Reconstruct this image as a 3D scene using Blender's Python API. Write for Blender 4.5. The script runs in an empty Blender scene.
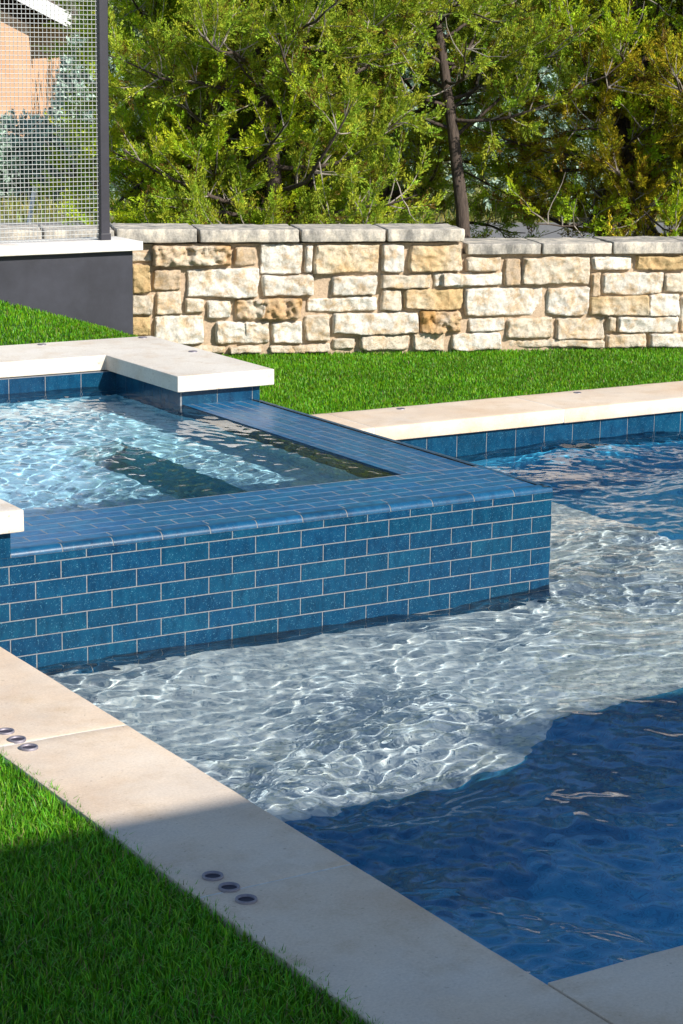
import bpy, bmesh, math, random
import numpy as np
from mathutils import Vector, Matrix, noise
R = math.radians
rnd = random.Random(7)
rng = np.random.default_rng(11)
sc = bpy.context.scene
COL = sc.collection

# ------------------------------------------------------------------ helpers
def link(o, parent=None):
    COL.objects.link(o)
    if parent is not None:
        o.parent = parent
    return o

def tag(o, label=None, cat=None, group=None, kind=None):
    for k, v in (('label', label), ('category', cat), ('group', group), ('kind', kind)):
        if v:
            o[k] = v
    return o

def empty(name, loc=(0, 0, 0), rz=0.0):
    o = bpy.data.objects.new(name, None)
    o.empty_display_size = 0.1
    o.location = loc
    o.rotation_euler = (0, 0, rz)
    return link(o)

def obj(name, me, mats, parent=None, smooth=False):
    o = bpy.data.objects.new(name, me)
    for m in (mats if isinstance(mats, (list, tuple)) else [mats]):
        me.materials.append(m)
    me.polygons.foreach_set('use_smooth', [bool(smooth)] * len(me.polygons))
    link(o, parent)
    return o

def from_bm(name, bm, mats, parent=None, smooth=False):
    me = bpy.data.meshes.new(name)
    bm.to_mesh(me)
    bm.free()
    return obj(name, me, mats, parent, smooth)

def np_mesh(name, V, F, tint=None, matidx=None):
    """V (n,3); F list of arrays (m,k) of vertex ids; tint (n,3) point colours"""
    me = bpy.data.meshes.new(name)
    V = np.ascontiguousarray(V, dtype=np.float32)
    F = F if isinstance(F, list) else [F]
    nl = sum(f.size for f in F)
    nf = sum(len(f) for f in F)
    me.vertices.add(len(V))
    me.vertices.foreach_set('co', V.ravel())
    me.loops.add(nl)
    me.polygons.add(nf)
    me.loops.foreach_set('vertex_index', np.concatenate([f.ravel() for f in F]).astype(np.int32))
    tot = np.concatenate([np.full(len(f), f.shape[1]) for f in F]).astype(np.int32)
    st = np.concatenate([[0], np.cumsum(tot)[:-1]]).astype(np.int32)
    me.polygons.foreach_set('loop_start', st)
    me.polygons.foreach_set('loop_total', tot)
    if matidx is not None:
        me.polygons.foreach_set('material_index', np.asarray(matidx, dtype=np.int32))
    if tint is not None:
        a = me.color_attributes.new('tint', 'FLOAT_COLOR', 'POINT')
        c = np.ones((len(V), 4), dtype=np.float32)
        c[:, :3] = tint
        a.data.foreach_set('color', c.ravel())
    me.update(calc_edges=True)
    me.validate()
    return me

def box_bm(bm, lo, hi, bev=0.0, segs=2):
    r = bmesh.ops.create_cube(bm, size=1.0)
    vs = r['verts']
    for v in vs:
        v.co = Vector([lo[i] + (v.co[i] + 0.5) * (hi[i] - lo[i]) for i in range(3)])
    if bev > 0:
        es = list({e for v in vs for e in v.link_edges})
        bmesh.ops.bevel(bm, geom=es, offset=bev, segments=segs, affect='EDGES', profile=0.5)

def box(name, lo, hi, mat, parent=None, bev=0.0, segs=2):
    bm = bmesh.new()
    box_bm(bm, lo, hi, bev, segs)
    return from_bm(name, bm, mat, parent)

def rbox(bm, lo, hi, res=0.02, amp=0.003, freq=9.0, rad=0.008, seed=0.0, rough=(1, 1, 1)):
    """box with rounded, roughened faces"""
    lo = np.array(lo, float); hi = np.array(hi, float)
    ce = (lo + hi) / 2; he = (hi - lo) / 2
    new = []
    for ax in range(3):
        a, b = [(1, 2), (2, 0), (0, 1)][ax]
        na = max(2, min(60, int(2 * he[a] / res))); nb = max(2, min(60, int(2 * he[b] / res)))
        def line(h, n):
            return np.concatenate([[-h, -h + rad * 0.35], np.linspace(-h + rad, h - rad, n - 1), [h - rad * 0.35, h]])
        la, lb = line(he[a], na), line(he[b], nb)
        na, nb = len(la) - 1, len(lb) - 1
        for sgn in (-1, 1):
            g = []
            for i in range(na + 1):
                row = []
                for j in range(nb + 1):
                    p = np.zeros(3)
                    p[ax] = sgn * he[ax]; p[a] = la[i]; p[b] = lb[j]
                    q = np.clip(p, -(he - rad), he - rad)
                    d = p - q
                    L = np.linalg.norm(d)
                    n = d / L if L > 1e-9 else np.eye(3)[ax] * sgn
                    p = q + n * rad
                    w = Vector(p + ce) * freq + Vector((seed, seed * 1.7, 0))
                    h = noise.fractal(w, 0.9, 2.1, 4)
                    p = p + n * h * amp * np.array(rough)
                    row.append(bm.verts.new(p + ce))
                g.append(row)
            for i in range(na):
                for j in range(nb):
                    f = [g[i][j], g[i + 1][j], g[i + 1][j + 1], g[i][j + 1]]
                    bm.faces.new(f if sgn > 0 else f[::-1])
            new += [v for r_ in g for v in r_]
    bmesh.ops.remove_doubles(bm, verts=new, dist=1e-5)

# ------------------------------------------------------------------ materials
def mat(name):
    m = bpy.data.materials.new(name)
    m.use_nodes = True
    nt = m.node_tree
    b = nt.nodes['Principled BSDF']
    return m, nt, b

def N(nt, t, **kw):
    n = nt.nodes.new(t)
    for k, v in kw.items():
        if k in n.inputs:
            n.inputs[k].default_value = v
        else:
            setattr(n, k, v)
    return n

def ramp(nt, src, stops):
    r = nt.nodes.new('ShaderNodeValToRGB')
    cr = r.color_ramp
    while len(cr.elements) > 1:
        cr.elements.remove(cr.elements[-1])
    for i, (p, c) in enumerate(stops):
        e = cr.elements[0] if i == 0 else cr.elements.new(p)
        e.position = p
        e.color = (*c, 1) if len(c) == 3 else c
    nt.links.new(src, r.inputs[0])
    return r.outputs[0]

def mixc(nt, fac, a, b, mode='MIX'):
    m = nt.nodes.new('ShaderNodeMix')
    m.data_type = 'RGBA'
    m.blend_type = mode
    for i, v in ((0, fac), (6, a), (7, b)):
        if hasattr(v, 'node'):
            nt.links.new(v, m.inputs[i])
        else:
            m.inputs[i].default_value = v if i == 0 else (*v, 1)
    return m.outputs[2]

def pos(nt):
    return nt.nodes.new('ShaderNodeNewGeometry').outputs['Position']

def nz(nt, vec, scale, detail=4, rough=0.6, out='Fac'):
    n = nt.nodes.new('ShaderNodeTexNoise')
    n.inputs['Scale'].default_value = scale
    n.inputs['Detail'].default_value = detail
    n.inputs['Roughness'].default_value = rough
    nt.links.new(vec, n.inputs['Vector'])
    return n.outputs[out]

def bump(nt, b, h, strength=0.3, dist=0.01):
    n = nt.nodes.new('ShaderNodeBump')
    n.inputs['Strength'].default_value = strength
    n.inputs['Distance'].default_value = dist
    nt.links.new(h, n.inputs['Height'])
    nt.links.new(n.outputs[0], b.inputs['Normal'])

def tint_node(nt):
    a = nt.nodes.new('ShaderNodeAttribute')
    a.attribute_name = 'tint'
    return a.outputs['Color']

def scaled(nt, vec, s):
    m = nt.nodes.new('ShaderNodeMapping')
    m.inputs['Scale'].default_value = s
    nt.links.new(vec, m.inputs['Vector'])
    return m.outputs[0]

def m_limestone(name, c0, c1, c2, speck=0.5):
    m, nt, b = mat(name)
    p = pos(nt)
    big = nz(nt, p, 2.6, 5, 0.62)
    col = ramp(nt, big, [(0.30, c1), (0.52, c0), (0.72, c2)])
    st = nz(nt, p, 7.0, 6, 0.7)
    col = mixc(nt, ramp(nt, st, [(0.50, (0, 0, 0)), (0.70, (0.55, 0.55, 0.55))]), col, (0.50, 0.36, 0.22))
    col = mixc(nt, ramp(nt, nz(nt, scaled(nt, p, (1, 1, 1)), 1.7, 7, 0.72), [(0.45, (0, 0, 0)), (0.68, (0.5, 0.5, 0.5))]), col, (0.46, 0.41, 0.36))
    fine = nz(nt, p, 160, 3, 0.7)
    col = mixc(nt, 0.35, col, ramp(nt, fine, [(0.3, (0.55, 0.52, 0.48)), (0.65, (1, 1, 1))]), 'MULTIPLY')
    pore = nz(nt, p, 75, 3, 0.55)
    col = mixc(nt, ramp(nt, pore, [(0.66, (0, 0, 0)), (0.72, (0.55, 0.55, 0.55))]), col, (0.30, 0.22, 0.15))
    nt.links.new(col, b.inputs['Base Color'])
    b.inputs['Roughness'].default_value = 0.72
    b.inputs['Specular IOR Level'].default_value = 0.35
    bump(nt, b, nz(nt, p, 90, 6, 0.7), 0.22, 0.004)
    return m

M_cop = m_limestone('limestone_coping', (0.68, 0.55, 0.415), (0.60, 0.44, 0.30), (0.70, 0.60, 0.485))
M_cop2 = m_limestone('limestone_slab', (0.66, 0.61, 0.53), (0.61, 0.55, 0.47), (0.70, 0.655, 0.59))
M_white = m_limestone('white_cap', (0.74, 0.71, 0.66), (0.70, 0.66, 0.60), (0.78, 0.76, 0.72))

def m_tile(name, rough=0.22):
    m, nt, b = mat(name)
    p = pos(nt)
    t = tint_node(nt)
    mott = nz(nt, scaled(nt, p, (1, 1, 0.45)), 34, 5, 0.7)
    v = ramp(nt, mott, [(0.30, (0.55, 0.60, 0.66)), (0.52, (1, 1, 1)), (0.76, (1.7, 1.45, 1.25))])
    col = mixc(nt, 1.0, t, v, 'MULTIPLY')
    sp = nz(nt, p, 320, 2, 0.5)
    col = mixc(nt, ramp(nt, sp, [(0.64, (0, 0, 0)), (0.72, (0.6, 0.6, 0.6))]), col, (0.10, 0.28, 0.38))
    nt.links.new(col, b.inputs['Base Color'])
    b.inputs['Roughness'].default_value = rough
    b.inputs['IOR'].default_value = 1.5
    b.inputs['Specular IOR Level'].default_value = 0.34
    b.inputs['Coat Weight'].default_value = 0.04
    b.inputs['Coat Roughness'].default_value = 0.04
    bump(nt, b, nz(nt, p, 40, 4, 0.6), 0.12, 0.003)
    return m
M_tile = m_tile('blue_glazed_tile')
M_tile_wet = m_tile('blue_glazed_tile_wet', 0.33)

def m_plain(name, c, rough=0.6, spec=0.4, metal=0.0, nscale=60, namp=0.25, bmp=0.2, bdist=0.004):
    m, nt, b = mat(name)
    p = pos(nt)
    n = nz(nt, p, nscale, 5, 0.65)
    lo = tuple(x * (1 - namp) for x in c); hi = tuple(min(1, x * (1 + namp)) for x in c)
    nt.links.new(ramp(nt, n, [(0.3, lo), (0.7, hi)]), b.inputs['Base Color'])
    b.inputs['Roughness'].default_value = rough
    b.inputs['Metallic'].default_value = metal
    b.inputs['Specular IOR Level'].default_value = spec
    bump(nt, b, n, bmp, bdist)
    return m
M_grout = m_plain('grout', (0.18, 0.19, 0.20), 0.85, nscale=120)
M_joint = m_plain('pale_joint', (0.60, 0.56, 0.50), 0.9, nscale=60)
M_metal = m_plain('sleeve_ring_metal', (0.24, 0.22, 0.25), 0.55, metal=0.6, nscale=200, namp=0.1)
M_dark_disc = m_plain('sleeve_dark_disc', (0.035, 0.03, 0.045), 0.7)
M_pole = m_plain('black_powdercoat', (0.022, 0.021, 0.028), 0.5, nscale=8, namp=0.15)
M_blackwall = m_plain('black_stucco', (0.027, 0.028, 0.037), 0.75, nscale=5, namp=0.35, bmp=0.35, bdist=0.003)
M_wire = m_plain('galvanised_wire', (0.40, 0.41, 0.40), 0.45, metal=0.35, nscale=30, namp=0.1)
M_asph = m_plain('asphalt', (0.16, 0.155, 0.15), 0.9, nscale=30, namp=0.2)
M_soil = m_plain('dry_soil', (0.16, 0.12, 0.075), 0.95, nscale=14, namp=0.4)
M_mortar = m_plain('tan_mortar', (0.40, 0.30, 0.205), 0.95, nscale=90, namp=0.25, bmp=0.5, bdist=0.006)

def m_plaster(name, ca, cb):
    m, nt, b = mat(name)
    p = pos(nt)
    v = nt.nodes.new('ShaderNodeTexVoronoi')
    v.inputs['Scale'].default_value = 95
    nt.links.new(p, v.inputs['Vector'])
    big = nz(nt, p, 3.0, 4, 0.6)
    base = ramp(nt, big, [(0.3, ca), (0.7, cb)])
    h = nt.nodes.new('ShaderNodeSeparateColor')
    nt.links.new(v.outputs['Color'], h.inputs[0])
    sp = ramp(nt, h.outputs[0], [(0.0, (0.55, 0.62, 0.66)), (0.35, (0.9, 0.92, 0.92)), (0.85, (1.1, 1.06, 1.0)), (1.0, (1.3, 1.25, 1.1))])
    nt.links.new(mixc(nt, 1.0, base, sp, 'MULTIPLY'), b.inputs['Base Color'])
    b.inputs['Roughness'].default_value = 0.8
    b.inputs['Specular IOR Level'].default_value = 0.1
    return m
M_plaster = m_plaster('pebble_plaster', (0.38, 0.41, 0.42), (0.53, 0.55, 0.545))
M_plaster_shade = m_plaster('blue_shade_plaster', (0.05, 0.38, 0.64), (0.08, 0.46, 0.70))  # blue of the shaded, deep water put into the plaster colour
M_plaster_lit = m_plaster('aqua_lit_plaster', (0.14, 0.62, 0.80), (0.20, 0.70, 0.86))  # sunlit water blue put into the deep floor and foot well colour
M_plaster_spa = m_plaster('aqua_pebble_plaster', (0.28, 0.58, 0.73), (0.42, 0.70, 0.82))

def m_stone():
    m, nt, b = mat('limestone_block')
    p = pos(nt)
    t = tint_node(nt)
    a = nz(nt, p, 16, 6, 0.7)
    col = mixc(nt, ramp(nt, a, [(0.46, (0, 0, 0)), (0.62, (0.7, 0.7, 0.7))]), t, (0.56, 0.37, 0.18))
    g = nz(nt, p, 9, 5, 0.7)
    col = mixc(nt, ramp(nt, g, [(0.60, (0, 0, 0)), (0.75, (0.4, 0.4, 0.4))]), col, (0.34, 0.31, 0.27))
    f = nz(nt, p, 120, 4, 0.7)
    col = mixc(nt, 0.6, col, ramp(nt, f, [(0.3, (0.55, 0.5, 0.45)), (0.6, (1, 1, 1))]), 'MULTIPLY')
    nt.links.new(col, b.inputs['Base Color'])
    b.inputs['Roughness'].default_value = 0.9
    b.inputs['Specular IOR Level'].default_value = 0.2
    bump(nt, b, nz(nt, p, 45, 9, 0.8), 0.9, 0.014)
    return m
M_stone = m_stone()

def m_cap():
    m, nt, b = mat('weathered_cap_stone')
    p = pos(nt)
    g = nz(nt, scaled(nt, p, (1, 1, 0.5)), 13, 6, 0.7)
    col = ramp(nt, g, [(0.36, (0.19, 0.18, 0.16)), (0.49, (0.38, 0.35, 0.30)), (0.63, (0.62, 0.55, 0.44))])
    f = nz(nt, p, 110, 4, 0.7)
    col = mixc(nt, 0.6, col, ramp(nt, f, [(0.32, (0.55, 0.52, 0.5)), (0.6, (1, 1, 1))]), 'MULTIPLY')
    nt.links.new(col, b.inputs['Base Color'])
    b.inputs['Roughness'].default_value = 0.92
    bump(nt, b, nz(nt, p, 50, 8, 0.75), 0.5, 0.008)
    return m
M_cap = m_cap()

def m_leaf(name, rough=0.5, trans=0.35, spec=0.3):
    m, nt, b = mat(name)
    t = tint_node(nt)
    nt.links.new(t, b.inputs['Base Color'])
    b.inputs['Roughness'].default_value = rough
    b.inputs['Specular IOR Level'].default_value = spec
    tr = nt.nodes.new('ShaderNodeBsdfTranslucent')
    nt.links.new(t, tr.inputs['Color'])
    mx = nt.nodes.new('ShaderNodeMixShader')
    mx.inputs[0].default_value = trans
    out = nt.nodes['Material Output']
    nt.links.new(b.outputs[0], mx.inputs[1])
    nt.links.new(tr.outputs[0], mx.inputs[2])
    nt.links.new(mx.outputs[0], out.inputs['Surface'])
    return m
M_grass = m_leaf('turf_blade', 0.45, 0.3, 0.3)
M_leaf = m_leaf('cedar_spray', 0.6, 0.35, 0.15)

def m_bark():
    m, nt, b = mat('cedar_bark')
    p = pos(nt)
    n = nz(nt, scaled(nt, p, (1, 1, 0.15)), 60, 6, 0.7)
    nt.links.new(ramp(nt, n, [(0.3, (0.025, 0.018, 0.014)), (0.7, (0.11, 0.08, 0.062))]), b.inputs['Base Color'])
    b.inputs['Roughness'].default_value = 0.95
    bump(nt, b, n, 0.7, 0.02)
    return m
M_bark = m_bark()
M_twig = m_plain('grey_twig', (0.30, 0.26, 0.22), 0.9, nscale=20)

def m_water(name, col):
    m = bpy.data.materials.new(name)
    m.use_nodes = True
    nt = m.node_tree
    nt.nodes.clear()
    out = nt.nodes.new('ShaderNodeOutputMaterial')
    g = nt.nodes.new('ShaderNodeBsdfGlass')
    g.distribution = 'GGX'
    g.inputs['Color'].default_value = (*col, 1)
    g.inputs['Roughness'].default_value = 0.0
    g.inputs['IOR'].default_value = 1.25
    nt.links.new(g.outputs[0], out.inputs['Surface'])
    return m
M_water = m_water('pool_water', (0.93, 0.98, 1.0))
M_water_spa = m_water('spa_water', (1.0, 1.0, 1.0))

# ------------------------------------------------------------------ camera
f, yaw, pit, rol = 2125.3, R(32.0), R(12.5), R(0.84)
fw = Vector((math.sin(yaw) * math.cos(pit), math.cos(yaw) * math.cos(pit), -math.sin(pit)))
rt0 = Vector((math.cos(yaw), -math.sin(yaw), 0)); up0 = rt0.cross(fw)
c_, s_ = math.cos(rol), math.sin(rol)
rt = c_ * rt0 + s_ * up0
up = -s_ * rt0 + c_ * up0
CAM = Vector((-3.995, -5.155, 1.532))
cd = bpy.data.cameras.new('camera')
cam = bpy.data.objects.new('camera', cd)
link(cam)
cam.matrix_world = Matrix(((rt.x, up.x, -fw.x, CAM.x), (rt.y, up.y, -fw.y, CAM.y), (rt.z, up.z, -fw.z, CAM.z), (0, 0, 0, 1)))
cd.sensor_fit = 'VERTICAL'
cd.sensor_height = 36.0
cd.lens = f / 1024 * 36.0
cd.clip_start = 0.05
cd.clip_end = 2000
sc.camera = cam

def at(px, py, dist):
    """ground direction of a pixel at a horizontal distance (used only to read positions off the photo)"""
    d = fw + rt * ((px - 341.5) / f) - up * ((py - 512) / f)
    L = math.hypot(d.x, d.y)
    return CAM + d * (dist / L)

# ------------------------------------------------------------------ sun and sky
EL, AZ = R(33.0), R(16.0)           # sun stands behind the viewer, AZ to the right of -y
sdir = Vector((math.sin(AZ) * math.cos(EL), -math.cos(AZ) * math.cos(EL), math.sin(EL)))
ld = bpy.data.lights.new('sun', 'SUN')
ld.energy = 4.8
ld.angle = R(0.53)
ld.color = (1.0, 0.94, 0.86)
lo_ = bpy.data.objects.new('sun', ld)
link(lo_)
lo_.location = sdir * 30
lo_.rotation_euler = (-sdir).to_track_quat('-Z', 'Y').to_euler()
ld.cycles.is_caustics_light = True
w = bpy.data.worlds.new('World')
sc.world = w
w.use_nodes = True
bg = w.node_tree.nodes['Background']
sky = w.node_tree.nodes.new('ShaderNodeTexSky')
sky.sky_type = 'NISHITA'
sky.sun_disc = False
sky.sun_elevation = EL
sky.sun_rotation = math.atan2(sdir.x, sdir.y)
sky.air_density = 1.0
sky.dust_density = 0.15
sky.ozone_density = 1.5
w.node_tree.links.new(sky.outputs[0], bg.inputs[0])
bg.inputs[1].default_value = 0.11

# ------------------------------------------------------------------ tiles
def tile_panel(O, U, V, n, W, H, pu, pv, joints='brick', g=0.0028, h=0.0016, bev=0.0007, u0=0.0, v0=0.0,
               base=(0.0030, 0.041, 0.090), var=0.10, phase=0, tiltamp=0.006):
    """tiles on rectangle O + u U + v V, u in 0..W, v in 0..H; returns V, F(tile), F(grout), tint arrays"""
    O, U, V, n = (np.array(x, float) for x in (O, U, V, n))
    vs, ft, tt = [], [], []
    k0 = math.floor(-v0 / pv) - 1
    for r in range(k0, int((H - v0) / pv) + 2):
        va, vb = max(0, v0 + r * pv + g / 2), min(H, v0 + (r + 1) * pv - g / 2)
        if vb - va < 0.006:
            continue
        off = u0 + ((r + phase) % 2) * pu / 2 if joints == 'brick' else u0
        for c in range(math.floor(-off / pu) - 1, int((W - off) / pu) + 2):
            ua, ub = max(0, off + c * pu + g / 2), min(W, off + (c + 1) * pu - g / 2)
            if ub - ua < 0.008:
                continue
            i = len(vs)
            tl = [(rnd.random() - 0.5) * tiltamp * 0.12 for _ in range(4)]
            for k, (uu, vv) in enumerate(((ua, va), (ub, va), (ub, vb), (ua, vb))):
                vs.append(O + U * uu + V * vv)
            for k, (uu, vv) in enumerate(((ua + bev, va + bev), (ub - bev, va + bev), (ub - bev, vb - bev), (ua + bev, vb - bev))):
                vs.append(O + U * uu + V * vv + n * (h + tl[k]))
            ft += [(i + 4, i + 5, i + 6, i + 7)] + [(i + k, i + (k + 1) % 4, i + 4 + (k + 1) % 4, i + 4 + k) for k in range(4)]
            s = 1 + (rnd.random() - 0.5) * 2 * var
            hue = 1 + (rnd.random() - 0.5) * 0.16
            tt += [(base[0] * s, base[1] * s * hue, base[2] * s)] * 8
    i = len(vs)
    vs += [O, O + U * W, O + U * W + V * H, O + V * H]
    tt += [(0.5, 0.5, 0.5)] * 4
    return vs, ft, [(i, i + 1, i + 2, i + 3)], tt

def tile_mesh(name, panels, parent, M_t=None):
    vs, F, mi, tt = [], [], [], []
    for (a, ft, fg, t) in panels:
        b = len(vs)
        vs += a; tt += t
        for q in ft:
            F.append(tuple(x + b for x in q)); mi.append(0)
        for q in fg:
            F.append(tuple(x + b for x in q)); mi.append(1)
    me = np_mesh(name, np.array(vs), [np.array(F)], np.array(tt), mi)
    return obj(name, me, [M_t or M_tile, M_grout], parent)

# ------------------------------------------------------------------ levels and plan (metres, z = 0 at the top of the pool coping)
WZ = -0.149                 # pool water
SZ = 0.186                  # spa water
XI, YN, YB, XR = -1.946, -2.54, 1.985, 5.2   # inner coping edges of the pool
CW = 0.335                  # coping width
CT = 0.062                  # coping thickness
OV = 0.024                  # overhang
XW, YNW, YBW, XRW = XI - OV, YN - OV, YB + OV, XR + OV
SHELF, DEEP, XS = -0.245, -0.95, 0.90

# pool shell -------------------------------------------------------
def quad_bm(bm, pts):
    bm.faces.new([bm.verts.new(p) for p in pts])
bm = bmesh.new()
TZ = -0.30                  # foot of the waterline tile
EDGE = [(XW, -1.275), (-1.0, -1.195), (-0.72, -0.985), (XS, -0.76)]      # shelf edge shaped to the roof's shadow, so the shaded water turns darker
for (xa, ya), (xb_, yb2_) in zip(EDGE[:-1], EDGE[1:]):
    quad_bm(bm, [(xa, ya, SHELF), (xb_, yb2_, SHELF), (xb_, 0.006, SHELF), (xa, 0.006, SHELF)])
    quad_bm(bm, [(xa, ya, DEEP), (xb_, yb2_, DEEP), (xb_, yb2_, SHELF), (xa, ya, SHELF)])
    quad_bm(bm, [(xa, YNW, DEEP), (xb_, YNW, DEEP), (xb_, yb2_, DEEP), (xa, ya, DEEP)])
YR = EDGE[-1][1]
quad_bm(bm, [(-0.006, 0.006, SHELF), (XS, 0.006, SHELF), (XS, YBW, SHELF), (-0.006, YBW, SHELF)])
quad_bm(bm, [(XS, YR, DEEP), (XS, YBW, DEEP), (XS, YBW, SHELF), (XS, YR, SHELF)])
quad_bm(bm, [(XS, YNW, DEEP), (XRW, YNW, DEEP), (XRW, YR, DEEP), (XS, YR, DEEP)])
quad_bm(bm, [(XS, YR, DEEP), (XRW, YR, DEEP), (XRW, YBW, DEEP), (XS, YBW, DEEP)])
quad_bm(bm, [(XW, YNW, DEEP), (XW, YBW, DEEP), (XW, YBW, TZ), (XW, YNW, TZ)])
quad_bm(bm, [(XW, YNW, DEEP), (XW, YNW, TZ), (XRW, YNW, TZ), (XRW, YNW, DEEP)])
quad_bm(bm, [(XRW, YBW, DEEP), (XW, YBW, DEEP), (XW, YBW, TZ), (XRW, YBW, TZ)])
quad_bm(bm, [(XRW, YNW, DEEP), (XRW, YBW, DEEP), (XRW, YBW, TZ), (XRW, YNW, TZ)][::-1])
shell = from_bm('pool_shell', bm, [M_plaster, M_plaster_shade, M_plaster_lit])
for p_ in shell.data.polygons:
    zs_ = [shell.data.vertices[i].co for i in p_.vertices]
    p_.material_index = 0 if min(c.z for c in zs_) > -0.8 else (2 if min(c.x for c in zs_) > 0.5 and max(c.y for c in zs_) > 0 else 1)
tag(shell, kind='structure')
TP = 0.1525
tiles_pool = tile_mesh('waterline_tile', [
    tile_panel((0.0, YBW, TZ), (1, 0, 0), (0, 0, 1), (0, -1, 0), XRW, -CT - TZ, TP, 0.1525, 'stack', u0=-0.022, v0=-CT - TZ - 0.1525),
    tile_panel((XRW, YNW, TZ), (-1, 0, 0), (0, 0, 1), (0, 1, 0), XRW - XW, -CT - TZ, TP, 0.1525, 'stack', v0=-CT - TZ - 0.1525),
    tile_panel((XW, YNW, TZ), (0, 1, 0), (0, 0, 1), (1, 0, 0), -YNW, -CT - TZ, TP, 0.1525, 'stack', v0=-CT - TZ - 0.1525),
    tile_panel((XRW, YBW, TZ), (0, -1, 0), (0, 0, 1), (-1, 0, 0), YBW - YNW, -CT - TZ, TP, 0.1525, 'stack', v0=-CT - TZ - 0.1525),
], None)
tag(tiles_pool, kind='structure')

# pool coping -----------------------------------------------------
def coping_run(label, slabs):
    t = empty('pool_coping', (0, 0, 0))
    tag(t, label, 'coping', 'limestone coping round the pool')
    for k, (lo, hi) in enumerate(slabs):
        bm = bmesh.new()
        g = 0.0018
        rbox(bm, (lo[0] + g, lo[1] + g, -CT), (hi[0] - g, hi[1] - g, 0.0), 0.03, 0.0012, 6.0, 0.004, k * 3.1)
        from_bm('coping_slab', bm, M_cop, t, True)
        ax = 0 if abs(slabs[0][0][0] - slabs[-1][0][0]) > 0.5 else 1
        if k:
            c = max(lo[ax], slabs[k - 1][0][ax]) if ax == 0 else hi[1]
            l2, h2 = [lo[0] + 0.004, lo[1] + 0.004, -CT + 0.004], [hi[0] - 0.004, hi[1] - 0.004, -0.0012]
            l2[ax], h2[ax] = c - 0.006, c + 0.006
            box('joint', l2, h2, M_joint, t)
    return t
ys = [0.0, -0.968, -1.936, YN - CW]
coping_run('pale limestone pool coping along the near lawn, its far half sunlit and near half shaded',
           [((XI - CW, ys[i + 1], 0), (XI, ys[i], 0)) for i in range(3)])
xs = [XI, -0.99, -0.02, 0.95, 1.92, 2.89, 3.86, XR]
coping_run('wholly shaded limestone pool coping meeting the near corner of the water',
           [((xs[i], YN - CW, 0), (xs[i + 1], YN, 0)) for i in range(len(xs) - 1)])
xs = [0.003, 0.62, 1.59, 2.56, 3.53, 4.5, XR + CW]
coping_run('sunlit limestone pool coping across the back of the pool, in front of the far lawn',
           [((xs[i], YB, 0), (xs[i + 1], YB + CW + 0.05, 0)) for i in range(len(xs) - 1)])
yy = [YN - CW, -1.6, -0.6, 0.4, 1.4, YB]
coping_run('limestone pool coping closing the right end of the pool', [((XR, yy[i], 0), (XR + CW, yy[i + 1], 0)) for i in range(5)])

# ------------------------------------------------------------------ raised spa
PITCH, PL = 0.0508, 0.1518
RIMZ, W_ = 0.188, 0.352       # rim top and width
XL = -1.83                    # left inner wall of the spa
YSB = 2.395                   # back inner wall of the spa
YJ = 1.845                    # front of the jutting corner pier
SL0, SL1 = 0.243, 0.304       # slab underside / top
spa = empty('raised_spa', (-1.0, 0.0, 0))
tag(spa, 'raised square spa clad in glossy blue tile with a wet spillover rim and limestone slabs', 'spa')
sp = lambda v: tuple(np.array(v) - np.array((-1.0, 0, 0)))
def place(o):
    o.matrix_parent_inverse = spa.matrix_basis.inverted() if False else Matrix.Translation((1.0, 0, 0))
    return o
ZT = 0.1675                   # underside of the bullnose
front = tile_panel((-2.30, 0, SHELF), (1, 0, 0), (0, 0, 1), (0, -1, 0), 2.30, ZT - SHELF, PL, PITCH, 'brick',
                   u0=2.30 - 16 * PL, v0=0.144 - SHELF - 11 * PITCH, phase=0)
fleft = tile_panel((-2.30, 0, ZT), (1, 0, 0), (0, 0, 1), (0, -1, 0), 2.30 - 1.817, SL0 - ZT, PL, 0.0765, 'brick', u0=0.03, v0=SL0 - ZT - 0.0765)
side = tile_panel((0, 0, SHELF), (0, 1, 0), (0, 0, 1), (1, 0, 0), YBW, ZT - SHELF, PL, PITCH, 'brick', v0=0.144 - SHELF - 11 * PITCH)
place(tile_mesh('tiled_wall', [front, fleft, side], spa))
# rim: flat wet tiles, front run then right run
BN = 0.034
RIM_SKY = (0.006, 0.088, 0.20)  # base blue raised to carry the sky's reflection on the wet rim
rf = tile_panel((-1.817, BN, RIMZ - 0.004), (1, 0, 0), (0, 1, 0.02), (0, 0, 1), 1.817 - BN, W_ - BN, PL, PITCH * 1.03, 'brick', u0=0.02, h=0.0005, g=0.0045, base=RIM_SKY)
rr = tile_panel((-BN, W_, RIMZ - 0.004), (0, 1, 0), (-1, 0, 0.02), (0, 0, 1), YJ - W_, W_ - BN - 0.02, PL, PITCH * 1.03, 'brick', u0=0.03, h=0.0005, g=0.0045, base=RIM_SKY)
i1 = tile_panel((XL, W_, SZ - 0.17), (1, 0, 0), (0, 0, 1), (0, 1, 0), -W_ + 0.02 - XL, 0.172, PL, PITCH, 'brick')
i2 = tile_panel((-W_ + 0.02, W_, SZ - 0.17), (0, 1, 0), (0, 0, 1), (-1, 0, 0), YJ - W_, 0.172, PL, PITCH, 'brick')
place(tile_mesh('tiled_rim', [rf, rr, i1, i2], spa, M_tile_wet))
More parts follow.
